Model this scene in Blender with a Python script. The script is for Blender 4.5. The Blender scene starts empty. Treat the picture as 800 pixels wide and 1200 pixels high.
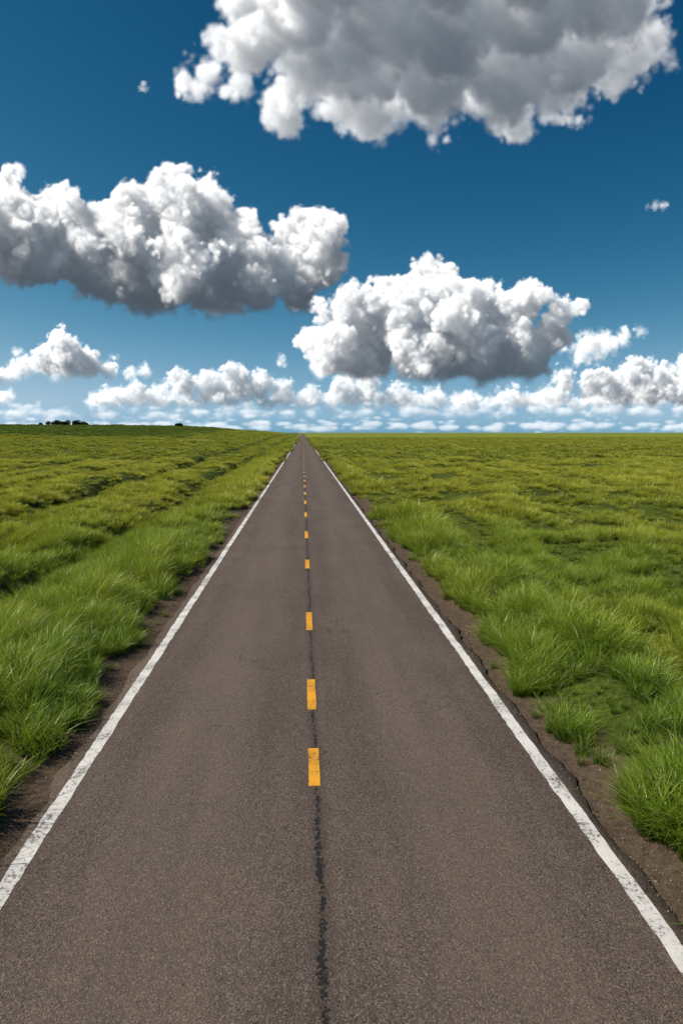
import bpy, math, numpy as np, time
from mathutils import Vector
T0=time.time()
scene=bpy.context.scene
scene.view_settings.view_transform='Standard'
scene.view_settings.look='None'
scene.view_settings.exposure=0
rng=np.random.default_rng(7)
H=4.6; CX=-0.12

# ---------------------------------------------------------------- helpers
def link(o,parent=None):
    scene.collection.objects.link(o)
    if parent is not None: o.parent=parent
    return o
def make_mesh(name,v,f,smooth=True,mat=None,n=4):
    v=np.asarray(v,np.float32); f=np.asarray(f,np.int32)
    me=bpy.data.meshes.new(name)
    me.vertices.add(len(v)); me.vertices.foreach_set('co',v.ravel())
    me.loops.add(f.size); me.loops.foreach_set('vertex_index',f.ravel())
    me.polygons.add(len(f))
    me.polygons.foreach_set('loop_start',np.arange(0,f.size,n,dtype=np.int32))
    me.update(calc_edges=True)
    me.polygons.foreach_set('use_smooth',np.full(len(f),smooth,dtype=bool))
    if mat: me.materials.append(mat)
    me.validate()
    return me
def sstep(x,a,b):
    t=np.clip((x-a)/(b-a),0,1); return t*t*(3-2*t)
TAB=np.random.default_rng(3).random((256,256))
def vn(x,y,s=0):
    x=np.asarray(x,float)+s*17.3; y=np.asarray(y,float)+s*31.7
    xi=np.floor(x).astype(int); yi=np.floor(y).astype(int)
    fx=x-xi; fy=y-yi; fx=fx*fx*(3-2*fx); fy=fy*fy*(3-2*fy)
    a=TAB[xi%256,yi%256]; b=TAB[(xi+1)%256,yi%256]; c=TAB[xi%256,(yi+1)%256]; d=TAB[(xi+1)%256,(yi+1)%256]
    return (a*(1-fx)+b*fx)*(1-fy)+(c*(1-fx)+d*fx)*fy
class NT:
    def __init__(s,mat): s.nt=mat.node_tree; s.n=s.nt.nodes; s.l=s.nt.links
    def a(s,t,ins=None,**kw):
        nd=s.n.new(t)
        for k,v in kw.items(): setattr(nd,k,v)
        if ins:
            for k,v in ins.items():
                if isinstance(v,bpy.types.NodeSocket): s.l.new(v,nd.inputs[k])
                else: nd.inputs[k].default_value=v
        return nd
    def m(s,op,a,b=0.0,c=0.0,clamp=False):
        nd=s.a('ShaderNodeMath',{0:a,1:b,2:c},operation=op); nd.use_clamp=clamp; return nd.outputs[0]
    def mix(s,fac,a,b,blend='MIX'):
        nd=s.n.new('ShaderNodeMix'); nd.data_type='RGBA'; nd.blend_type=blend
        for i,v in ((0,fac),(6,a),(7,b)):
            if isinstance(v,bpy.types.NodeSocket): s.l.new(v,nd.inputs[i])
            else: nd.inputs[i].default_value=v if i==0 else (v[0],v[1],v[2],1)
        return nd.outputs[2]
    def noise(s,vec,scale,detail=4,rough=.55,dist=0.):
        return s.a('ShaderNodeTexNoise',{'Vector':vec,'Scale':scale,'Detail':detail,'Roughness':rough,'Distortion':dist}).outputs[0]
    def ramp(s,fac,a,b):
        nd=s.a('ShaderNodeMapRange',{0:fac,1:a,2:b,3:0.,4:1.},interpolation_type='SMOOTHSTEP'); return nd.outputs[0]
def newmat(name):
    m=bpy.data.materials.new(name); m.use_nodes=True; m.node_tree.nodes.clear(); return m,NT(m)

# ---------------------------------------------------------------- camera
cam=bpy.data.cameras.new('camera'); cam.sensor_fit='VERTICAL'; cam.sensor_height=36; cam.lens=24
cam.clip_start=0.1; cam.clip_end=200000
co=link(bpy.data.objects.new('camera',cam))
co.location=(CX,0,H); co.rotation_euler=(math.radians(90-6.631),0,math.radians(-3.198))
scene.camera=co

# ---------------------------------------------------------------- light
SUN_EL=46.; sd=Vector((-1.0,0.06,0)).normalized()
sdir=Vector((sd.x*math.cos(math.radians(SUN_EL)),sd.y*math.cos(math.radians(SUN_EL)),math.sin(math.radians(SUN_EL))))
sl=bpy.data.lights.new('sun','SUN'); sl.energy=5.0; sl.angle=math.radians(.5); sl.color=(1,.94,.84)
so=link(bpy.data.objects.new('sun',sl)); so.rotation_euler=sdir.to_track_quat('Z','Y').to_euler(); so.location=(0,0,60)
w=bpy.data.worlds.new('World'); scene.world=w; w.use_nodes=True
nt=NT(w); nt.n.clear()
sky=nt.a('ShaderNodeTexSky'); sky.sky_type='NISHITA'; sky.sun_disc=False
sky.sun_elevation=math.radians(SUN_EL); sky.sun_rotation=math.atan2(sdir.x,sdir.y)
sky.altitude=200; sky.air_density=1.0; sky.dust_density=.3; sky.ozone_density=3.0
SS=.085
sc=nt.a('ShaderNodeSeparateColor',{0:sky.outputs[0]})
G=nt.m('MINIMUM',nt.m('MULTIPLY',nt.m('POWER',nt.m('MULTIPLY',nt.m('POWER',sc.outputs[1],1.35),SS),1.17),.48),.9)
R_=nt.m('MULTIPLY',nt.m('POWER',G,2.0),1.25); B_=nt.m('MULTIPLY',nt.m('POWER',G,.67),1.04)
cc=nt.a('ShaderNodeCombineColor',{0:nt.m('DIVIDE',R_,SS),1:nt.m('DIVIDE',G,SS),2:nt.m('DIVIDE',B_,SS)})
bg=nt.a('ShaderNodeBackground',{'Color':cc.outputs[0],'Strength':SS})
wo=nt.a('ShaderNodeOutputWorld',{'Surface':bg.outputs[0]})

# ---------------------------------------------------------------- terrain
FURS=((-8.7,.8,.55),(-16.2,1.0,.75),(-12.3,.4,.14),(6.9,.7,.38),(-24,.8,.45),(19,.8,.2),(31,.8,.25),(-34,1.,.55),(-47,1.3,.7),(45,1.,.3))
def height(x,y):
    x=np.asarray(x,float); y=np.asarray(y,float)
    ax=np.abs(x)
    h=-0.05+0*x
    v=sstep(ax,3.7,5.2)
    hum=(vn(x/1.5,y/2.6,1)-.5)*.34+(vn(x/.6,y/.8,2)-.5)*.12
    h=h+v*(.16+hum*np.exp(-ax/60))
    h=h+(vn(x/2.8,y/4.6,15)-.5)*.72*sstep(ax,6.5,10)
    wob=(vn(x*0+3,y/14,4)-.5)*.9
    for X,wd,dp in FURS:
        h=h-dp*np.exp(-((x-X-wob)/wd)**2)*(0.55+.9*vn(x*0+X,y/6.,5))
    for X,wd,dp in ((-5.6,1.3,.16),(-10.6,.9,.16),(-18.6,1.3,.24),(5.3,.9,.2)):
        h=h+dp*np.exp(-((x-X-wob)/wd)**2)
    h=h+(vn(x/45,y/60,6)-.5)*1.3*sstep(ax,15,80)
    rise=9.6*sstep(y,90,520)*(1-np.exp(-np.clip(-x-4,0,None)/42.))
    h=h+rise*(x<0)
    far=sstep(y,800,4000)
    h=h*(1-far)+far*(-1.0)
    return h
def axis(core_a,core_b,st,endneg,endpos,gr):
    c=list(np.arange(core_a,core_b+1e-6,st)); s=st;p=core_b
    while p<endpos: s*=gr; p+=s; c.append(p)
    s=st;p=core_a
    while p>endneg: s*=gr; p-=s; c.insert(0,p)
    return np.array(c)
xs=axis(-36,36,.25,-60000,60000,1.1); ys=axis(-10,90,.35,-3000,70000,1.07)
GX,GY=np.meshgrid(xs,ys,indexing='ij')
V=np.stack([GX,GY,height(GX,GY)],-1).reshape(-1,3)
nx,ny=GX.shape; idx=np.arange(nx*ny).reshape(nx,ny)
F=np.stack([idx[:-1,:-1],idx[1:,:-1],idx[1:,1:],idx[:-1,1:]],-1).reshape(-1,4)

gm,n=newmat('soil_and_turf')
geo=n.a('ShaderNodeNewGeometry'); P=geo.outputs['Position']
sep=n.a('ShaderNodeSeparateXYZ',{0:P}); X,Y=sep.outputs[0],sep.outputs[1]
absx=n.m('ABSOLUTE',X)
edge=n.m('ADD',absx,n.m('MULTIPLY',n.noise(P,1.6,4),1.0))
turf=n.ramp(edge,4.5,5.0)
dn=n.noise(P,9,8,.7); dn2=n.noise(P,70,4,.7)
dirt=n.mix(n.ramp(dn,.3,.7),(.045,.030,.020),(.13,.088,.058))
dirt=n.mix(n.ramp(dn2,.45,.75),dirt,(.17,.125,.09))
mp=n.a('ShaderNodeMapping',{'Vector':P,'Scale':(1,.35,1)}).outputs[0]
g1=n.noise(mp,.035,6,.6); g2=n.noise(P,.9,6,.7)
gc=n.mix(n.ramp(g1,.35,.65),(.20,.25,.022),(.30,.31,.034))
gc=n.mix(n.ramp(g2,.35,.7),n.mix(.5,gc,(.02,.045,.005)),gc)
nearg=n.ramp(Y,60,300)
gc=n.mix(nearg,n.mix(n.m('ADD',.55,n.m('MULTIPLY',n.ramp(dn,.35,.65),.35)),gc,(.018,.030,.007)),gc)
crop=n.m('MULTIPLY',n.ramp(Y,255,275),n.ramp(n.m('MULTIPLY',X,-1),40,60))
gc=n.mix(n.m('MULTIPLY',crop,.75),gc,(.04,.085,.012))
col=n.mix(turf,dirt,gc)
bmp=n.a('ShaderNodeBump',{'Strength':.8,'Distance':.03,'Height':n.m('ADD',dn,n.m('MULTIPLY',dn2,.3))})
bs=n.a('ShaderNodeBsdfPrincipled',{'Base Color':col,'Roughness':.95,'Normal':bmp.outputs[0]})
bs.inputs['Specular IOR Level'].default_value=.1
n.a('ShaderNodeOutputMaterial',{'Surface':bs.outputs[0]})
link(bpy.data.objects.new('ground',make_mesh('ground',V,F,True,gm)))

# ---------------------------------------------------------------- road
rm,n=newmat('asphalt')
geo=n.a('ShaderNodeNewGeometry'); P=geo.outputs['Position']
sep=n.a('ShaderNodeSeparateXYZ',{0:P}); X,Y=sep.outputs[0],sep.outputs[1]
vo=n.a('ShaderNodeTexVoronoi',{'Vector':P,'Scale':80.}); 
vo2=n.a('ShaderNodeTexVoronoi',{'Vector':P,'Scale':38.})
fine=n.noise(P,160,3,.7); med=n.noise(P,9,6,.65)
st=n.a('ShaderNodeMapping',{'Vector':P,'Scale':(1.4,.12,1)}).outputs[0]
streak=n.noise(st,1.1,5,.6); big=n.noise(P,.35,4,.6)
c=n.mix(n.ramp(streak,.3,.7),(.084,.059,.046),(.132,.094,.073))
c=n.mix(n.m('MULTIPLY',n.ramp(big,.35,.7),.5),c,(.064,.048,.040))
c=n.mix(n.m('MULTIPLY',n.ramp(med,.45,.75),.35),c,(.17,.125,.10))
sc=n.a('ShaderNodeSeparateColor',{0:vo.outputs['Color']})
c=n.mix(n.m('MULTIPLY',n.ramp(sc.outputs[0],.62,1.0),.62),c,(.27,.21,.165))
c=n.mix(n.m('MULTIPLY',n.ramp(sc.outputs[1],.6,1.0),.75),c,(.020,.016,.014))
wp=n.m('SUBTRACT',1.0,n.ramp(n.m('ABSOLUTE',n.m('SUBTRACT',n.m('ABSOLUTE',X),1.6)),.2,1.1))
c=n.mix(n.m('MULTIPLY',wp,.22),c,(.19,.14,.11))
ny1=n.a('ShaderNodeCombineXYZ',{1:Y}).outputs[0]
w1=n.m('MULTIPLY',n.m('SUBTRACT',n.noise(ny1,.9,2),.5),.12)
w2=n.m('ADD',n.m('MULTIPLY',n.m('SUBTRACT',n.noise(P,7,3,.7),.5),.10),n.m('MULTIPLY',n.m('SUBTRACT',n.noise(P,28,3,.7),.5),.11))
cd=n.m('ABSOLUTE',n.m('SUBTRACT',n.m('ADD',X,n.m('ADD',w1,w2)),.03))
near_=n.m('SUBTRACT',1.0,n.ramp(Y,7.0,9.0))
cw=n.m('MULTIPLY',n.ramp(n.noise(ny1,.7,4,.7),.40,.66),.022)
cw=n.m('ADD',cw,n.m('MULTIPLY',near_,.013))
cw=n.m('ADD',cw,n.m('MULTIPLY',n.m('SUBTRACT',n.noise(P,20,2,.6),.52),.16))
crack=n.m('SUBTRACT',1.0,n.ramp(n.m('SUBTRACT',cd,cw),-.002,.006))
halo=n.m('SUBTRACT',1.0,n.ramp(cd,.02,.16))
c=n.mix(n.m('MULTIPLY',halo,.38),c,(.036,.030,.027))
vc=n.a('ShaderNodeTexVoronoi',{'Vector':n.a('ShaderNodeVectorMath',{0:P,1:n.a('ShaderNodeTexNoise',{'Vector':P,'Scale':2.5,'Detail':4.}).outputs['Color']},operation='ADD').outputs[0],'Scale':.55},feature='DISTANCE_TO_EDGE')
hair=n.m('MULTIPLY',n.m('SUBTRACT',1.0,n.ramp(vc.outputs[0],.002,.007)),n.ramp(n.noise(P,.5,2),.52,.62))
c=n.mix(n.m('MULTIPLY',hair,.6),c,(.015,.013,.012))
c=n.mix(n.m('MULTIPLY',crack,.9),c,(.012,.010,.009))
eg=n.ramp(n.m('ADD',n.m('ABSOLUTE',X),n.m('MULTIPLY',n.m('SUBTRACT',n.noise(P,5,6,.7),.5),.35)),3.28,3.45)
c=n.mix(n.m('MULTIPLY',eg,.75),c,(.10,.070,.048))
hh=n.m('ADD',n.m('MULTIPLY',vo.outputs['Distance'],-.8),n.m('ADD',n.m('MULTIPLY',fine,.5),n.m('MULTIPLY',vo2.outputs['Distance'],-.5)))
hh=n.m('SUBTRACT',hh,n.m('MULTIPLY',crack,3.))
b=n.a('ShaderNodeBump',{'Strength':.85,'Distance':.007,'Height':hh})
bs=n.a('ShaderNodeBsdfPrincipled',{'Base Color':c,'Roughness':.85,'Normal':b.outputs[0]}); bs.inputs['Specular IOR Level'].default_value=.25
n.a('ShaderNodeOutputMaterial',{'Surface':bs.outputs[0]})
yy=axis(-10,60,.12,-400,9000,1.06)
er=lambda s:(3.42+ (vn(yy*1.3,yy*0,s)-.5)*.16+(vn(yy*5,yy*0,s+1)-.5)*.08)
cols=[-er(11)-.03,-er(11),-3.2,-1.6,0,1.6,3.2,er(13),er(13)+.03]
zz=[-.07,.0,.012,.02,.026,.02,.012,.0,-.07]
V=np.stack([np.stack([np.broadcast_to(np.asarray(cx,float),yy.shape),yy,np.full_like(yy,z)],-1) for cx,z in zip(cols,zz)],0)
nx,ny=V.shape[:2]; idx=np.arange(nx*ny).reshape(nx,ny)
F=np.stack([idx[:-1,:-1],idx[1:,:-1],idx[1:,1:],idx[:-1,1:]],-1).reshape(-1,4)
link(bpy.data.objects.new('road',make_mesh('road',V.reshape(-1,3),F,True,rm)))
def roadz(x): return np.interp(np.abs(x),[0,1.6,3.2,3.5],[.026,.02,.012,.0])

def paintmat(name,colr,wear):
    m,n=newmat(name)
    P=n.a('ShaderNodeNewGeometry').outputs['Position']
    vo=n.a('ShaderNodeTexVoronoi',{'Vector':P,'Scale':75.})
    wv=n.noise(P,22,6,.75); wb=n.noise(P,1.7,4,.6); f=n.noise(P,120,3,.7)
    d=n.mix(n.ramp(wb,.3,.75),colr,tuple(q*.72 for q in colr))
    k=n.m('ADD',n.m('ADD',wv,n.m('MULTIPLY',wb,.45)),n.m('MULTIPLY',f,.25))
    worn=n.ramp(k,wear,wear+.10)
    c=n.mix(n.m('MULTIPLY',worn,.85),d,(.085,.067,.055))
    b=n.a('ShaderNodeBump',{'Strength':.6,'Distance':.005,'Height':n.m('ADD',n.m('MULTIPLY',vo.outputs['Distance'],-.8),n.m('SUBTRACT',f,worn))})
    bs=n.a('ShaderNodeBsdfPrincipled',{'Base Color':c,'Roughness':.7,'Normal':b.outputs[0]}); bs.inputs['Specular IOR Level'].default_value=.3
    n.a('ShaderNodeOutputMaterial',{'Surface':bs.outputs[0]}); return m
wm=paintmat('white_road_paint',(.74,.70,.66),.90)
ym=paintmat('yellow_road_paint',(.80,.36,.022),.91)
def strip(xc,hw,y,s,j=1.):
    jl=((vn(y*7,y*0,s)-.5)*.022+(vn(y*1.5,y*0,s+1)-.5)*.02)*j; jr=((vn(y*7,y*0,s+2)-.5)*.022+(vn(y*1.5,y*0,s+3)-.5)*.02)*j
    a=xc-hw+jl; b=xc+hw+jr
    V=np.stack([np.stack([a,y,roadz(a)+.004],-1),np.stack([b,y,roadz(b)+.004],-1)],0)
    i=np.arange(len(y)*2).reshape(2,-1)
    return V.reshape(-1,3),np.stack([i[0,:-1],i[1,:-1],i[1,1:],i[0,1:]],-1)
yl=axis(-10,60,.05,-400,9000,1.05)
for xc,s in ((-3.17,20),(3.17,30)):
    v,f=strip(xc,.09,yl,s); link(bpy.data.objects.new('white_edge_line',make_mesh('white_edge_line',v,f,False,wm)))
ds=[(8.43,9.5),(10.9,12.3),(15.5,17.1),(22.8,24.4),(29.5,31.6)]
p=37.
while p<700: ds.append((p,p+2.2)); p+=6.8
ds+= [(2.2,3.6),(-3,-1.5)]
VV=[];FF=[];o=0
for i,(a,b) in enumerate(ds):
    yv=np.linspace(a,b,24); v,f=strip(.0,.075,yv,40+i,.35); VV.append(v);FF.append(f+o);o+=len(v)
link(bpy.data.objects.new('yellow_centre_line',make_mesh('yellow_centre_line',np.concatenate(VV),np.concatenate(FF),False,ym)))

# ---------------------------------------------------------------- grass
grm,n=newmat('grass_blades')
P=n.a('ShaderNodeNewGeometry').outputs['Position']
at=n.a('ShaderNodeAttribute',attribute_name='t').outputs['Fac']
ar=n.a('ShaderNodeAttribute',attribute_name='r').outputs['Fac']
oi=n.a('ShaderNodeObjectInfo').outputs['Random']
sep=n.a('ShaderNodeSeparateXYZ',{0:P}); X,Y=sep.outputs[0],sep.outputs[1]
mp=n.a('ShaderNodeMapping',{'Vector':P,'Scale':(1,.45,1)}).outputs[0]
pa=n.ramp(n.noise(mp,.13,4,.6),.38,.64); pb=n.noise(mp,.03,4,.6)
tip=n.mix(pa,(.27,.41,.024),(.50,.54,.036))
tip=n.mix(n.ramp(pb,.4,.65),tip,(.58,.58,.042))
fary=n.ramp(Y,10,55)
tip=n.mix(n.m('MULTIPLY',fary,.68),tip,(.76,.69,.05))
tip=n.mix(n.m('MULTIPLY',n.ramp(ar,.86,.97),.7),tip,(.75,.65,.24))
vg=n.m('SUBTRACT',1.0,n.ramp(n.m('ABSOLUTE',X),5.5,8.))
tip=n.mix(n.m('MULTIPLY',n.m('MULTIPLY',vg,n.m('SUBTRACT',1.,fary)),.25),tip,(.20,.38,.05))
crop=n.m('MULTIPLY',n.ramp(Y,255,275),n.ramp(n.m('MULTIPLY',X,-1),40,60))
tip=n.mix(n.m('MULTIPLY',crop,.7),tip,(.10,.19,.02))
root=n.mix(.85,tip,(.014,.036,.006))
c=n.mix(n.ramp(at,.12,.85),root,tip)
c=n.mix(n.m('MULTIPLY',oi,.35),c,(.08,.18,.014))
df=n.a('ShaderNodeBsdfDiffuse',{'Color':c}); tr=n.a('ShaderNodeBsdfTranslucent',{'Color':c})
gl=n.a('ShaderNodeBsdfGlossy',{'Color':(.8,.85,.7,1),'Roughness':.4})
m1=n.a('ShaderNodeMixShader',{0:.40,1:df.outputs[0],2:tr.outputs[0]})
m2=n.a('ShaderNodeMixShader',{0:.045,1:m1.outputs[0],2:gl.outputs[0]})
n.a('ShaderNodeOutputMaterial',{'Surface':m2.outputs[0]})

def tuft(name,nb,rad,ht,wd,seg=4,lean=.45,seed=0):
    r=np.random.default_rng(seed)
    a=r.random(nb)*2*np.pi; d=np.sqrt(r.random(nb))*rad
    bx=np.cos(a)*d; by=np.sin(a)*d
    h=ht*(.5+.65*r.random(nb)**1.3); la=a+r.normal(0,.9,nb); ln=h*lean*(.3+1.1*r.random(nb))
    fa=r.random(nb)*np.pi*2
    t=np.linspace(0,1,seg+1)
    V=[];
    for k,tt in enumerate(t):
        cx=bx+np.cos(la)*ln*tt**2; cy=by+np.sin(la)*ln*tt**2; cz=h*(tt-.22*tt**3*(ln/h)*1.5)-.03
        ww=wd*(1-tt**1.6)*.5+.0004
        V.append(np.stack([cx-np.cos(fa)*ww,cy-np.sin(fa)*ww,cz],-1)); V.append(np.stack([cx+np.cos(fa)*ww,cy+np.sin(fa)*ww,cz],-1))
    V=np.stack(V,1)
    L=2*(seg+1); base=(np.arange(nb)*L)[:,None]
    q=[]
    for k in range(seg): q.append(np.stack([base[:,0]+2*k,base[:,0]+2*k+1,base[:,0]+2*k+3,base[:,0]+2*k+2],-1))
    F=np.concatenate(q,0)
    me=make_mesh(name,V.reshape(-1,3),F,True,grm)
    A=me.attributes.new('t','FLOAT','POINT'); A.data.foreach_set('value',np.tile(np.repeat(t,2),nb).astype(np.float32))
    A=me.attributes.new('r','FLOAT','POINT'); A.data.foreach_set('value',np.repeat(r.random(nb),L).astype(np.float32))
    return bpy.data.objects.new(name,me)
tc=bpy.data.collections.new('grass_tufts')
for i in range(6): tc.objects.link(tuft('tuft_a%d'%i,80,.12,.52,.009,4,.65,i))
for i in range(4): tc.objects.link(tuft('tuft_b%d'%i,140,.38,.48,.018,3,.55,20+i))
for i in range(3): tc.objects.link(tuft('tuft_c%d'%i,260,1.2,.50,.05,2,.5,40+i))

def instancer(name,coll,pos,rot,scl,ind):
    me=bpy.data.meshes.new(name); me.vertices.add(len(pos)); me.vertices.foreach_set('co',pos.astype(np.float32).ravel())
    a=me.attributes.new('rot','FLOAT_VECTOR','POINT'); a.data.foreach_set('vector',rot.astype(np.float32).ravel())
    a=me.attributes.new('scl','FLOAT_VECTOR','POINT'); a.data.foreach_set('vector',scl.astype(np.float32).ravel())
    a=me.attributes.new('ind','INT','POINT'); a.data.foreach_set('value',ind.astype(np.int32))
    ng=bpy.data.node_groups.new(name+'_scatter','GeometryNodeTree')
    ng.interface.new_socket('Geometry',in_out='INPUT',socket_type='NodeSocketGeometry')
    ng.interface.new_socket('Geometry',in_out='OUTPUT',socket_type='NodeSocketGeometry')
    N=ng.nodes; L=ng.links
    gi=N.new('NodeGroupInput'); go=N.new('NodeGroupOutput')
    ci=N.new('GeometryNodeCollectionInfo'); ci.inputs['Collection'].default_value=coll
    ci.inputs['Separate Children'].default_value=True; ci.inputs['Reset Children'].default_value=True
    ip=N.new('GeometryNodeInstanceOnPoints'); ip.inputs['Pick Instance'].default_value=True
    def na(nm,t):
        q=N.new('GeometryNodeInputNamedAttribute'); q.data_type=t; q.inputs[0].default_value=nm
        return [o for o in q.outputs if o.enabled][0]
    L.new(gi.outputs[0],ip.inputs['Points']); L.new(ci.outputs[0],ip.inputs['Instance'])
    L.new(na('ind','INT'),ip.inputs['Instance Index']); L.new(na('rot','FLOAT_VECTOR'),ip.inputs['Rotation']); L.new(na('scl','FLOAT_VECTOR'),ip.inputs['Scale'])
    L.new(ip.outputs[0],go.inputs[0])
    o=link(bpy.data.objects.new(name,me)); md=o.modifiers.new('scatter','NODES'); md.node_group=ng
    return o

def band(y0,y1,dens,xl,xr):
    N=int(dens*(y1-y0)*(xr(y1)-xl(y1)))
    y=rng.uniform(y0,y1,N); x=rng.uniform(xl(y1),xr(y1),N)
    k=(x>xl(y))&(x<xr(y)); return x[k],y[k]
XL=lambda y:-(.52*y+6.5); XR=lambda y:(.66*y+6.5)
PX=[];SC=[];IX=[]
for lod,(y0,y1,dens) in enumerate([(1,30,34.),(30,110,6.),(110,560,.5)]):
    x,y=band(y0,y1,dens,XL,XR)
    ax=np.abs(x)
    edge=np.where(x<0,3.8,3.85)+(vn(y*.7,y*0+x*0,50)-.5)*.6+(vn(y*2.3,y*0,51+0)-.5)*.4
    pk=sstep(ax,edge,edge+.22)
    pk=np.where(ax>3.55,np.maximum(pk,.03),0)
    cs=[1.,1.6,4.][lod]
    clump=vn(x/(.75*cs),y/(.95*cs),8)
    wob=(vn(x*0+3,y/14,4)-.5)*.9
    fur=0
    for FX,wd,_ in FURS:
        if FX in (-12.3,19,31,45): continue
        gate=sstep(vn(x*0+FX,y/5.,9),.2,.6) if lod==0 else .6+.4*sstep(vn(x*0+FX,y/5.,9),.2,.6)
        fur=np.maximum(fur,np.exp(-((x-FX-wob)/(wd*[.8,1.05,1.7][lod]))**2)*gate)
    pk=pk*(.5+.5*sstep(clump,.3,.6))*(1-.8*fur)
    pit=vn(x/(1.7*(1+.7*lod)),y/(2.0*(1+.9*lod)),14); pk=pk*(1-[.55,.85,.9][lod]*sstep(pit,.70,.82))
    k=rng.random(len(x))<pk
    x,y,ax,clump,edge,fur,pit=[q[k] if not np.isscalar(q) else q for q in (x,y,ax,clump,edge,fur,pit)]
    s=(.42+.98*clump)*(.78+.44*vn(x/3.5,y/6,10))*rng.uniform(.75,1.2,len(x))
    verge=np.exp(-((ax-5.2)/1.2)**2); s=s*(1+.40*verge)
    s=s*np.where(ax<edge+.10,.5,1.)*(1-.45*fur)*(1-.5*sstep(pit,.66,.78))
    s=s*np.where(ax>7.2,.92,1.)
    z=height(x,y)
    PX.append(np.stack([x,y,z],-1)); SC.append(s)
    IX.append(rng.integers(*[(0,6),(6,10),(10,13)][lod],len(x)))
pos=np.concatenate(PX); s=np.concatenate(SC); ind=np.concatenate(IX)
wx=rng.normal(.02,.15,len(s)); wy=rng.normal(.20,.15,len(s))+(vn(pos[:,0]/4,pos[:,1]/4,60)-.5)*.5
rotz=rng.random(len(s))*6.283
rot=np.stack([wx,wy,rotz],-1); 
instancer('grass',tc,pos,rot,np.stack([s*1.05,s*1.05,s],-1),ind)
print('grass',len(s),time.time()-T0)

# gravel on the shoulders
stm,n=newmat('gravel_stone')
oi=n.a('ShaderNodeObjectInfo').outputs['Random']
c=n.mix(oi,(.07,.05,.038),(.24,.19,.15))
bs=n.a('ShaderNodeBsdfPrincipled',{'Base Color':c,'Roughness':.9}); n.a('ShaderNodeOutputMaterial',{'Surface':bs.outputs[0]})
import bmesh
gcoll=bpy.data.collections.new('gravel_stones')
for i in range(4):
    bm=bmesh.new(); bmesh.ops.create_icosphere(bm,subdivisions=2,radius=1)
    r=np.random.default_rng(70+i)
    pl=r.normal(size=(7,3)); pl/=np.linalg.norm(pl,axis=1)[:,None]
    for v in bm.verts:
        q=np.array(v.co)
        for nn in pl:
            d=q@nn
            if d>.62: q=q-nn*(d-.62)
        v.co=q*np.array([1,.8,.6])
    me=bpy.data.meshes.new('stone'); bm.to_mesh(me); bm.free(); me.materials.append(stm)
    gcoll.objects.link(bpy.data.objects.new('stone%d'%i,me))
N=30000
y=3+rng.random(N)**1.5*45; sd_=rng.choice([-1,1],N); x=sd_*(3.36+np.abs(rng.normal(0,.40,N)))
sz=.004+.012*rng.random(N)**4+ .014*(rng.random(N)>.985)
z=np.where(np.abs(x)<3.42,0.0,height(x,y))+sz*.2
instancer('gravel',gcoll,np.stack([x,y,z],-1),rng.random((N,3))*6,np.repeat(sz[:,None],3,1),rng.integers(0,4,N))

# ---------------------------------------------------------------- distant trees
fm,n=newmat('distant_foliage')
oi=n.noise(n.a('ShaderNodeNewGeometry').outputs['Position'],.6,3)
c=n.mix(n.ramp(oi,.35,.65),(.018,.035,.012),(.05,.08,.02))
bs=n.a('ShaderNodeBsdfDiffuse',{'Color':c}); n.a('ShaderNodeOutputMaterial',{'Surface':bs.outputs[0]})
def treeline(x0,x1,y,hh,cnt,seed):
    r=np.random.default_rng(seed); V=[];F=[]
    for i in range(cnt):
        cx=r.uniform(x0,x1); cy=y+r.uniform(-6,6); hgt=hh*r.uniform(.5,1.1)*(1-.5*abs((cx-(x0+x1)/2)/(x1-x0)*2)**2)
        zb=float(height(np.array([cx]),np.array([cy]))[0])
        b=len(V); 
        for k in range(5):
            a=k*1.2566; V.append((cx+.2*math.cos(a),cy+.2*math.sin(a),zb-.3)); 
        for k in range(5):
            a=k*1.2566; V.append((cx+.1*math.cos(a),cy+.1*math.sin(a),zb+hgt*.7))
        for k in range(5): F.append((b+k,b+(k+1)%5,b+5+(k+1)%5,b+5+k))
        for j in range(420):
            d=r.normal(size=3); d/=np.linalg.norm(d); d*=r.random()**.4
            lob=1+.3*math.sin(3*math.atan2(d[1],d[0])+i)
            c=np.array([cx,cy,zb+hgt*.55])+d*np.array([hgt*.6*lob,hgt*.6*lob,hgt*.48])
            u=r.normal(size=3); u/=np.linalg.norm(u); v=np.cross(u,r.normal(size=3)); v/=np.linalg.norm(v); s=.24*r.uniform(.6,1.3)
            b=len(V); V+= [tuple(c-u*s-v*s*.6),tuple(c+u*s-v*s*.6),tuple(c+u*s+v*s*.6),tuple(c-u*s+v*s*.6)]; F.append((b,b+1,b+2,b+3))
    link(bpy.data.objects.new('distant_trees',make_mesh('distant_trees',V,F,False,fm)))
treeline(-188,-148,500,4.2,26,5)
treeline(-93,-84,505,3.2,6,6)

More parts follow.
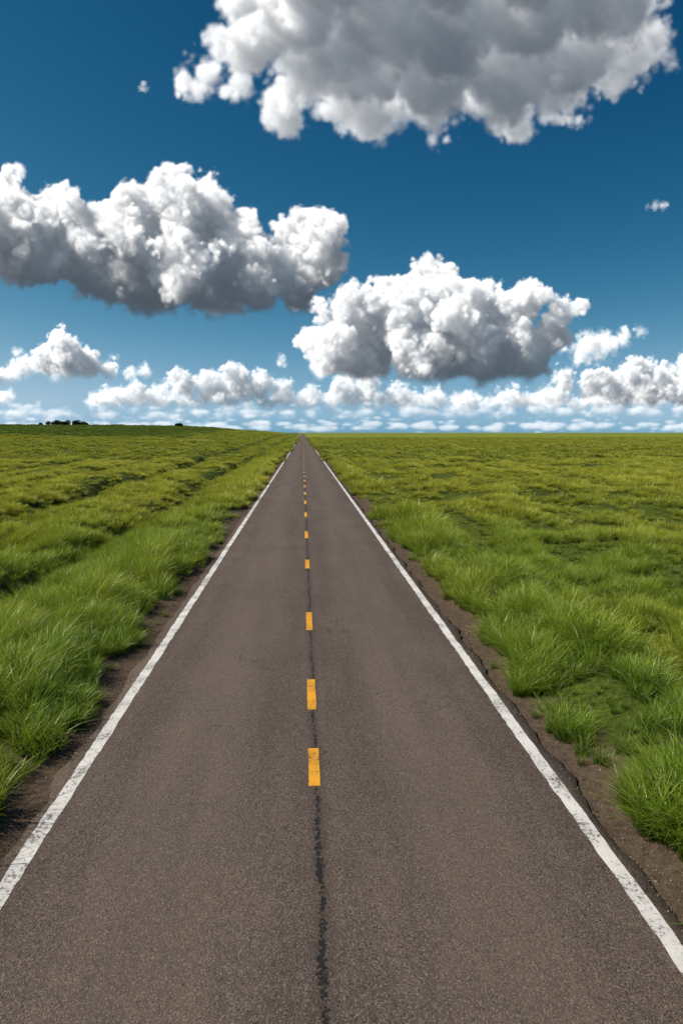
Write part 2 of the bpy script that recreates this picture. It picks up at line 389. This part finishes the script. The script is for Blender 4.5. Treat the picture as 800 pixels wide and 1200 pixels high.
# ---------------------------------------------------------------- clouds : 3-D density fields, lit by marching towards the sun, stored on the sky dome
psi=math.radians(3.198); phi=math.radians(6.631)
sp,cp,k_,m_=math.sin(psi),math.cos(psi),math.cos(phi),math.sin(phi)
Fv=np.array([sp*k_,cp*k_,-m_]); Rv=np.array([cp,-sp,0]); Uv=np.array([sp*m_,cp*m_,k_])
def tang(u,v):
    d=800*Fv+(u-400)*Rv+(600-v)*Uv; return d[0]/d[1]*800,d[2]/d[1]*800
NN=128
fr=np.fft.fftfreq(NN)
KR=np.sqrt(fr[:,None,None]**2+fr[None,:,None]**2+np.fft.rfftfreq(NN)[None,None,:]**2)
def band_noise(wl,seed):
    r=np.random.default_rng(seed); s=np.fft.rfftn(r.standard_normal((NN,NN,NN)))
    s*=np.exp(-((KR-1/wl)/(.45/wl))**2); q=np.fft.irfftn(s,s=(NN,NN,NN)); return np.clip(q/q.std(),-2.4,2.4).astype(np.float32)
NOI={wl:band_noise(wl,100+wl) for wl in (42,21,11,6,3)}
def tile(wl,shape,off):
    a=NOI[wl]; i=[(np.arange(s)+o)%NN for s,o in zip(shape,off)]
    return a[np.ix_(*i)]
A0,A1,B0,B1=-640.,900.,-22.,900.; ST=1.0
na_,nb_=int((A1-A0)/ST)+1,int((B1-B0)/ST)+1
T_=np.ones((nb_,na_),np.float32); SUNL=np.zeros_like(T_); AMBL=np.zeros_like(T_)
def shift2(A,du,dw):
    for ax,d in ((0,du),(1,dw)):
        i=int(math.floor(d)); fr_=d-i
        def sh(A,k):
            if k==0: return A
            o=np.zeros_like(A); s=[slice(None)]*2; t=[slice(None)]*2
            if k>0: s[ax]=slice(k,None); t[ax]=slice(0,-k)
            else: s[ax]=slice(0,k); t[ax]=slice(-k,None)
            o[tuple(t)]=A[tuple(s)]; return o
        A=sh(A,i)*(1-fr_)+sh(A,i+1)*fr_
    return A
SW=np.array([sdir.x,sdir.y,sdir.z])
def bil(n): return np.sqrt(n*n+.12)
def cloud(blobs,vox,seed,base=None,noise=(5,4,2.3,1.2),edge=6.5,sig=.23,tilt=0.,slab=False,haze=0.,children=(11,5),zsc=1.,ext=1.,flat=1.,mod=.8,deep=.09):
    global T_,SUNL,AMBL
    r=np.random.default_rng(seed); S=[]
    if slab: b0=tang(400,slab)[1]
    for bl in blobs:
        a,b=tang(bl[0],bl[1]); rad=bl[2]
        wv_=r.uniform(-.5,.5)*rad*zsc
        if slab: wv_=-(b-b0)/math.tan(math.radians(tilt))*.8+r.uniform(-.2,.2)*rad
        c=np.array([b,a,wv_]); S.append((c,rad))
        for i in range(children[0]):
            q=r.normal(size=3); q[0]+=.35; q/=np.linalg.norm(q)
            r1=rad*r.uniform(.3,.6); c1=c+q*rad*.72; S.append((c1,r1))
            for j in range(children[1]):
                q2=r.normal(size=3)+q*.8; q2/=np.linalg.norm(q2); r2=r1*r.uniform(.3,.6)
                if r2>vox*1.3: S.append((c1+q2*r1*.78,r2))
    C=np.array([s[0] for s in S]); R=np.array([s[1] for s in S])
    pad=10+edge
    lo=(C-R[:,None]).min(0)-pad; hi=(C+R[:,None]).max(0)+pad
    lo[0]=max(lo[0],-20)
    if base is not None: lo[0]=max(lo[0],tang(400,base)[1]-22)
    shp=np.ceil((hi-lo)/vox).astype(int); MG=sum(noise)*1.6+5
    f=np.full(shp,MG,np.float32); kk=4.
    for c,rr in zip(C,R):
        a=np.maximum(((c-rr-MG-lo)/vox).astype(int),0); b=np.minimum(((c+rr+MG-lo)/vox).astype(int)+2,shp)
        if (b<=a).any(): continue
        g=[(lo[i]+np.arange(a[i],b[i])*vox-c[i]).astype(np.float32) for i in range(3)]
        g[0]=g[0]/flat
        d=np.sqrt(g[0][:,None,None]**2+g[1][None,:,None]**2+g[2][None,None,:]**2)-rr
        sl=tuple(slice(a[i],b[i]) for i in range(3)); o=f[sl]
        hq=np.maximum(kk-np.abs(o-d),0); f[sl]=np.minimum(o,d)-hq*hq*(.25/kk)
    off=r.integers(0,128,3)
    N5=[tile(q,shp,off+q) for q in (42,21,11,6,3)]
    nz=noise[0]*N5[0]*.7+noise[1]*(bil(N5[1])-.85)+noise[2]*(bil(N5[2])-.85)+noise[3]*(bil(N5[3])-.85)+.3*noise[3]*N5[4]
    f-=nz; del nz
    wispy=0.
    if base is not None:
        zb=tang(400,base)[1]
        zz=(lo[0]+np.arange(shp[0])*vox)[:,None,None]
        g=(zb-zz)*.8+(N5[0]*3.+N5[1]*2.2+N5[2]*1.4+N5[3]*.9)
        f=np.maximum(f,g.astype(np.float32))
        wispy=np.clip(1-(zz-zb)/50.,0,1).astype(np.float32)
    ew=edge*(1+1.8*wispy)
    rho=np.clip(-f/ew,0,1); rho=rho*rho*(3-2*rho)
    rho*=np.clip(1+mod*(.30*N5[1]+.22*N5[2]+.15*N5[3]),.15,2)
    rho=(rho*sig*vox).astype(np.float32)
    del f
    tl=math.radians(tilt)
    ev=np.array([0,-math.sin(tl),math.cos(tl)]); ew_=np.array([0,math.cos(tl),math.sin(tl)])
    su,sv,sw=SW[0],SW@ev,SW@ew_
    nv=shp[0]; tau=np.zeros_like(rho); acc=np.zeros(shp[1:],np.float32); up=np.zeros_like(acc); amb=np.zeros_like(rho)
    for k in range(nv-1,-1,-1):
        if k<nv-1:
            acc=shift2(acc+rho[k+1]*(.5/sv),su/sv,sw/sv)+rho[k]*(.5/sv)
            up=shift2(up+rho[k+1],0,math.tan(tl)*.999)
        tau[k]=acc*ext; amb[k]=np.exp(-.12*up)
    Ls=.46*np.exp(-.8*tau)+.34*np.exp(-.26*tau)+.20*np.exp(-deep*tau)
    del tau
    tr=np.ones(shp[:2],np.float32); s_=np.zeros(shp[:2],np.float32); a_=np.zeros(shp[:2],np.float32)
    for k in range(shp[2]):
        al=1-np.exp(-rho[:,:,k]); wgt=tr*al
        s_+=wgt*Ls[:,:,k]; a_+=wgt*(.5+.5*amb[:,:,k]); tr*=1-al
    bi=(B0+np.arange(nb_)*ST-lo[0])/vox; ai=(A0+np.arange(na_)*ST-lo[1])/vox
    kb=np.where((bi>=0)&(bi<shp[0]-1))[0]; ka=np.where((ai>=0)&(ai<shp[1]-1))[0]
    b_i=bi[kb]; a_i=ai[ka]; b0=b_i.astype(int); a0=a_i.astype(int); fb=(b_i-b0)[:,None].astype(np.float32); fa=(a_i-a0)[None,:].astype(np.float32)
    def rs(q): return (q[np.ix_(b0,a0)]*(1-fb)+q[np.ix_(b0+1,a0)]*fb)*(1-fa)+(q[np.ix_(b0,a0+1)]*(1-fb)+q[np.ix_(b0+1,a0+1)]*fb)*fa
    t,s1,a1=rs(tr),rs(s_),rs(a_)
    hz=1-haze; t=1-(1-t)*hz; s1=s1*hz; a1=a1*hz
    ix=np.ix_(kb,ka)
    SUNL[ix]+=T_[ix]*s1; AMBL[ix]+=T_[ix]*a1; T_[ix]*=t
    print('cloud',shp,round(time.time()-T0,1))
cloud([(222,102,12),(245,90,18),(280,105,20),(330,120,24),(350,80,38),(395,112,28),(440,122,28),(430,80,50),(500,122,28),(505,80,54),(560,120,28),(600,132,20),(590,80,54),(650,108,32),(670,60,50),(710,90,28),(750,62,24),(765,38,22),(735,15,38),(300,45,34),(262,40,20),(360,20,52),(440,15,58),(530,15,58),(620,10,58),(700,-20,52),(280,0,22),(400,-50,58),(520,-50,58),(620,-55,58),(330,-30,36)],
      2.0,5,noise=(9,6.5,4.5,2.4),slab=110,tilt=33,edge=17,sig=.10,ext=1.9,mod=.4,deep=.085)
cloud([(-45,262,38),(15,254,34),(60,254,30),(95,285,38),(150,266,34),(205,246,34),(240,252,34),(275,288,34),(215,312,46),(160,322,42),(105,316,32),(300,328,36),(340,308,32),(370,286,30),(387,274,18),(345,338,26),(375,318,22),(260,342,34),(60,305,28),(-60,310,26),(20,300,26)],
      1.25,1,base=378,ext=1.35)
cloud([(388,412,32),(420,367,28),(455,355,29),(478,375,42),(515,344,32),(545,372,40),(590,375,36),(615,355,24),(655,370,15),(676,364,9),(430,420,34),(500,420,40),(560,420,40),(610,415,34),(380,370,12),(640,395,18)],
      1.2,2,base=448,noise=(4,3.6,2.2,1.2),edge=5.2,haze=.03,ext=1.35)
cloud([(524,412,14),(505,418,9),(545,405,8)],.9,12,noise=(2,2,1.5,1),edge=3,sig=.3,haze=.05)
cloud([(745,438,18),(715,452,18),(780,448,20),(812,435,20),(850,440,28),(760,460,18),(690,455,14),(662,445,12),(800,460,20),(640,465,12),(730,466,14)],
      1.0,4,base=476,noise=(2,2.4,2.,1.2),edge=3.8,sig=.32,haze=.08,ext=1.4)
cloud([(670,408,9),(690,404,13),(710,400,14),(728,395,11),(748,389,7),(700,415,11),(676,420,9)],.9,14,noise=(2,3,2,1.4),edge=11,sig=.13,haze=.05)
cloud([(75,410,19),(52,422,18),(98,425,18),(22,437,14),(128,433,12),(170,436,8),(152,440,8),(0,445,16),(-30,440,22),(75,438,20)],
      1.0,3,base=446,noise=(2,2.4,2.,1.2),edge=3.8,sig=.32,haze=.08,ext=1.4)
rr_=np.random.default_rng(21)
band1=[(130,464,12),(160,462,13),(190,466,14),(215,452,15),(245,452,17),(275,450,19),(305,454,17),(330,464,15),(360,465,14),(400,460,17),(430,458,16),(470,466,15),(510,468,13),(550,470,14),(600,468,16),(650,470,16),(700,473,14),(5,466,10),(-30,462,14),(850,470,15)]
band1+=[(x_+rr_.uniform(-6,6),rr_.uniform(467,475),rr_.uniform(8,13)) for x_ in range(110,960,14)]
cloud(band1,.95,6,base=480,noise=(1.5,2.4,2.0,1.2),edge=4,sig=.26,haze=.16,children=(9,4),ext=1.6)
low=[(x_+rr_.uniform(-14,14),rr_.uniform(482,490)-(3 if x_>450 else 0),rr_.uniform(6,16)) for x_ in range(-260,1080,12)]
cloud(low,.85,8,base=495,noise=(3,2.0,1.2,.7),edge=7,sig=.15,haze=.40,children=(6,1),zsc=3,flat=.42,ext=2.6,mod=.5)
low2=[(x_+rr_.uniform(-10,10),rr_.uniform(496,503),rr_.uniform(7,16)) for x_ in range(-300,1100,11)]
cloud(low2,.85,18,noise=(1.5,1.2,.7,.3),edge=9,sig=.10,haze=.5,children=(4,0),zsc=3,flat=.32,ext=2.0,mod=.4)
cloud([(758,242,3),(766,241,4.5),(776,241,3),(168,98,3),(166,104,3.5),(329,420,5),(330,427,5),(345,362,4),(362,355,4),(20,412,6),(30,418,5)],.8,9,noise=(.8,1.2,1.2,1.),edge=7,sig=.14,children=(6,2))
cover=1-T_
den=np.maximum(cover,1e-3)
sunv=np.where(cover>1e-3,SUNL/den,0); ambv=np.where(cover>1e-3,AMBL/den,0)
aa=(A0+np.arange(na_)*ST)/800.; bb=(B0+np.arange(nb_)*ST)/800.
BA,AA=np.meshgrid(bb,aa,indexing='ij')
D3=np.stack([AA,np.ones_like(AA),BA],-1); D3/=np.linalg.norm(D3,axis=-1)[...,None]
Vd=(D3*60000.).reshape(-1,3); Vd[:,2]+=H
idx=np.arange(nb_*na_).reshape(nb_,na_)
Fq=np.stack([idx[:-1,:-1],idx[:-1,1:],idx[1:,1:],idx[1:,:-1]],-1)
mx=np.maximum(np.maximum(cover[:-1,:-1],cover[:-1,1:]),np.maximum(cover[1:,1:],cover[1:,:-1]))>.004
Fq=Fq[mx]
used=np.zeros(nb_*na_,bool); used[Fq.ravel()]=True; rem=np.cumsum(used)-1
Fq=rem[Fq].astype(np.int32)
cm,n=newmat('cloud_baked_light')
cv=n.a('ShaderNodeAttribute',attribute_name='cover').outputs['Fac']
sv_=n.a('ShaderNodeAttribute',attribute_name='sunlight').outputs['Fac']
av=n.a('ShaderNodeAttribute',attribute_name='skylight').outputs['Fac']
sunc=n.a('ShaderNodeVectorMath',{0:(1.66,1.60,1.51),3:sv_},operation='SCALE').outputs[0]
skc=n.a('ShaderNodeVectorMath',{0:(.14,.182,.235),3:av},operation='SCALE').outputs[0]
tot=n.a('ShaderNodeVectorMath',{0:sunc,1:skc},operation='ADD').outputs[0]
em=n.a('ShaderNodeEmission',{'Color':tot,'Strength':1.}); tp=n.a('ShaderNodeBsdfTransparent')  # clouds glow with precomputed sunlight and self-shadow, not lit by the sun lamp
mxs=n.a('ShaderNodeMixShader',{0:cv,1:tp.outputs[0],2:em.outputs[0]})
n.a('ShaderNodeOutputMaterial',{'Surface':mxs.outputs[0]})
try: cm.cycles.emission_sampling='NONE'
except Exception as e: print(e)
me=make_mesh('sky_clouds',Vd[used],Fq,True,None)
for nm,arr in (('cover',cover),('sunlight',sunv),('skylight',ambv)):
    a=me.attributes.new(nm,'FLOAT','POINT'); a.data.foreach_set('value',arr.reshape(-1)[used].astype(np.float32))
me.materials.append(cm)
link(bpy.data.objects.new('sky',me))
print('done',len(Fq),time.time()-T0)
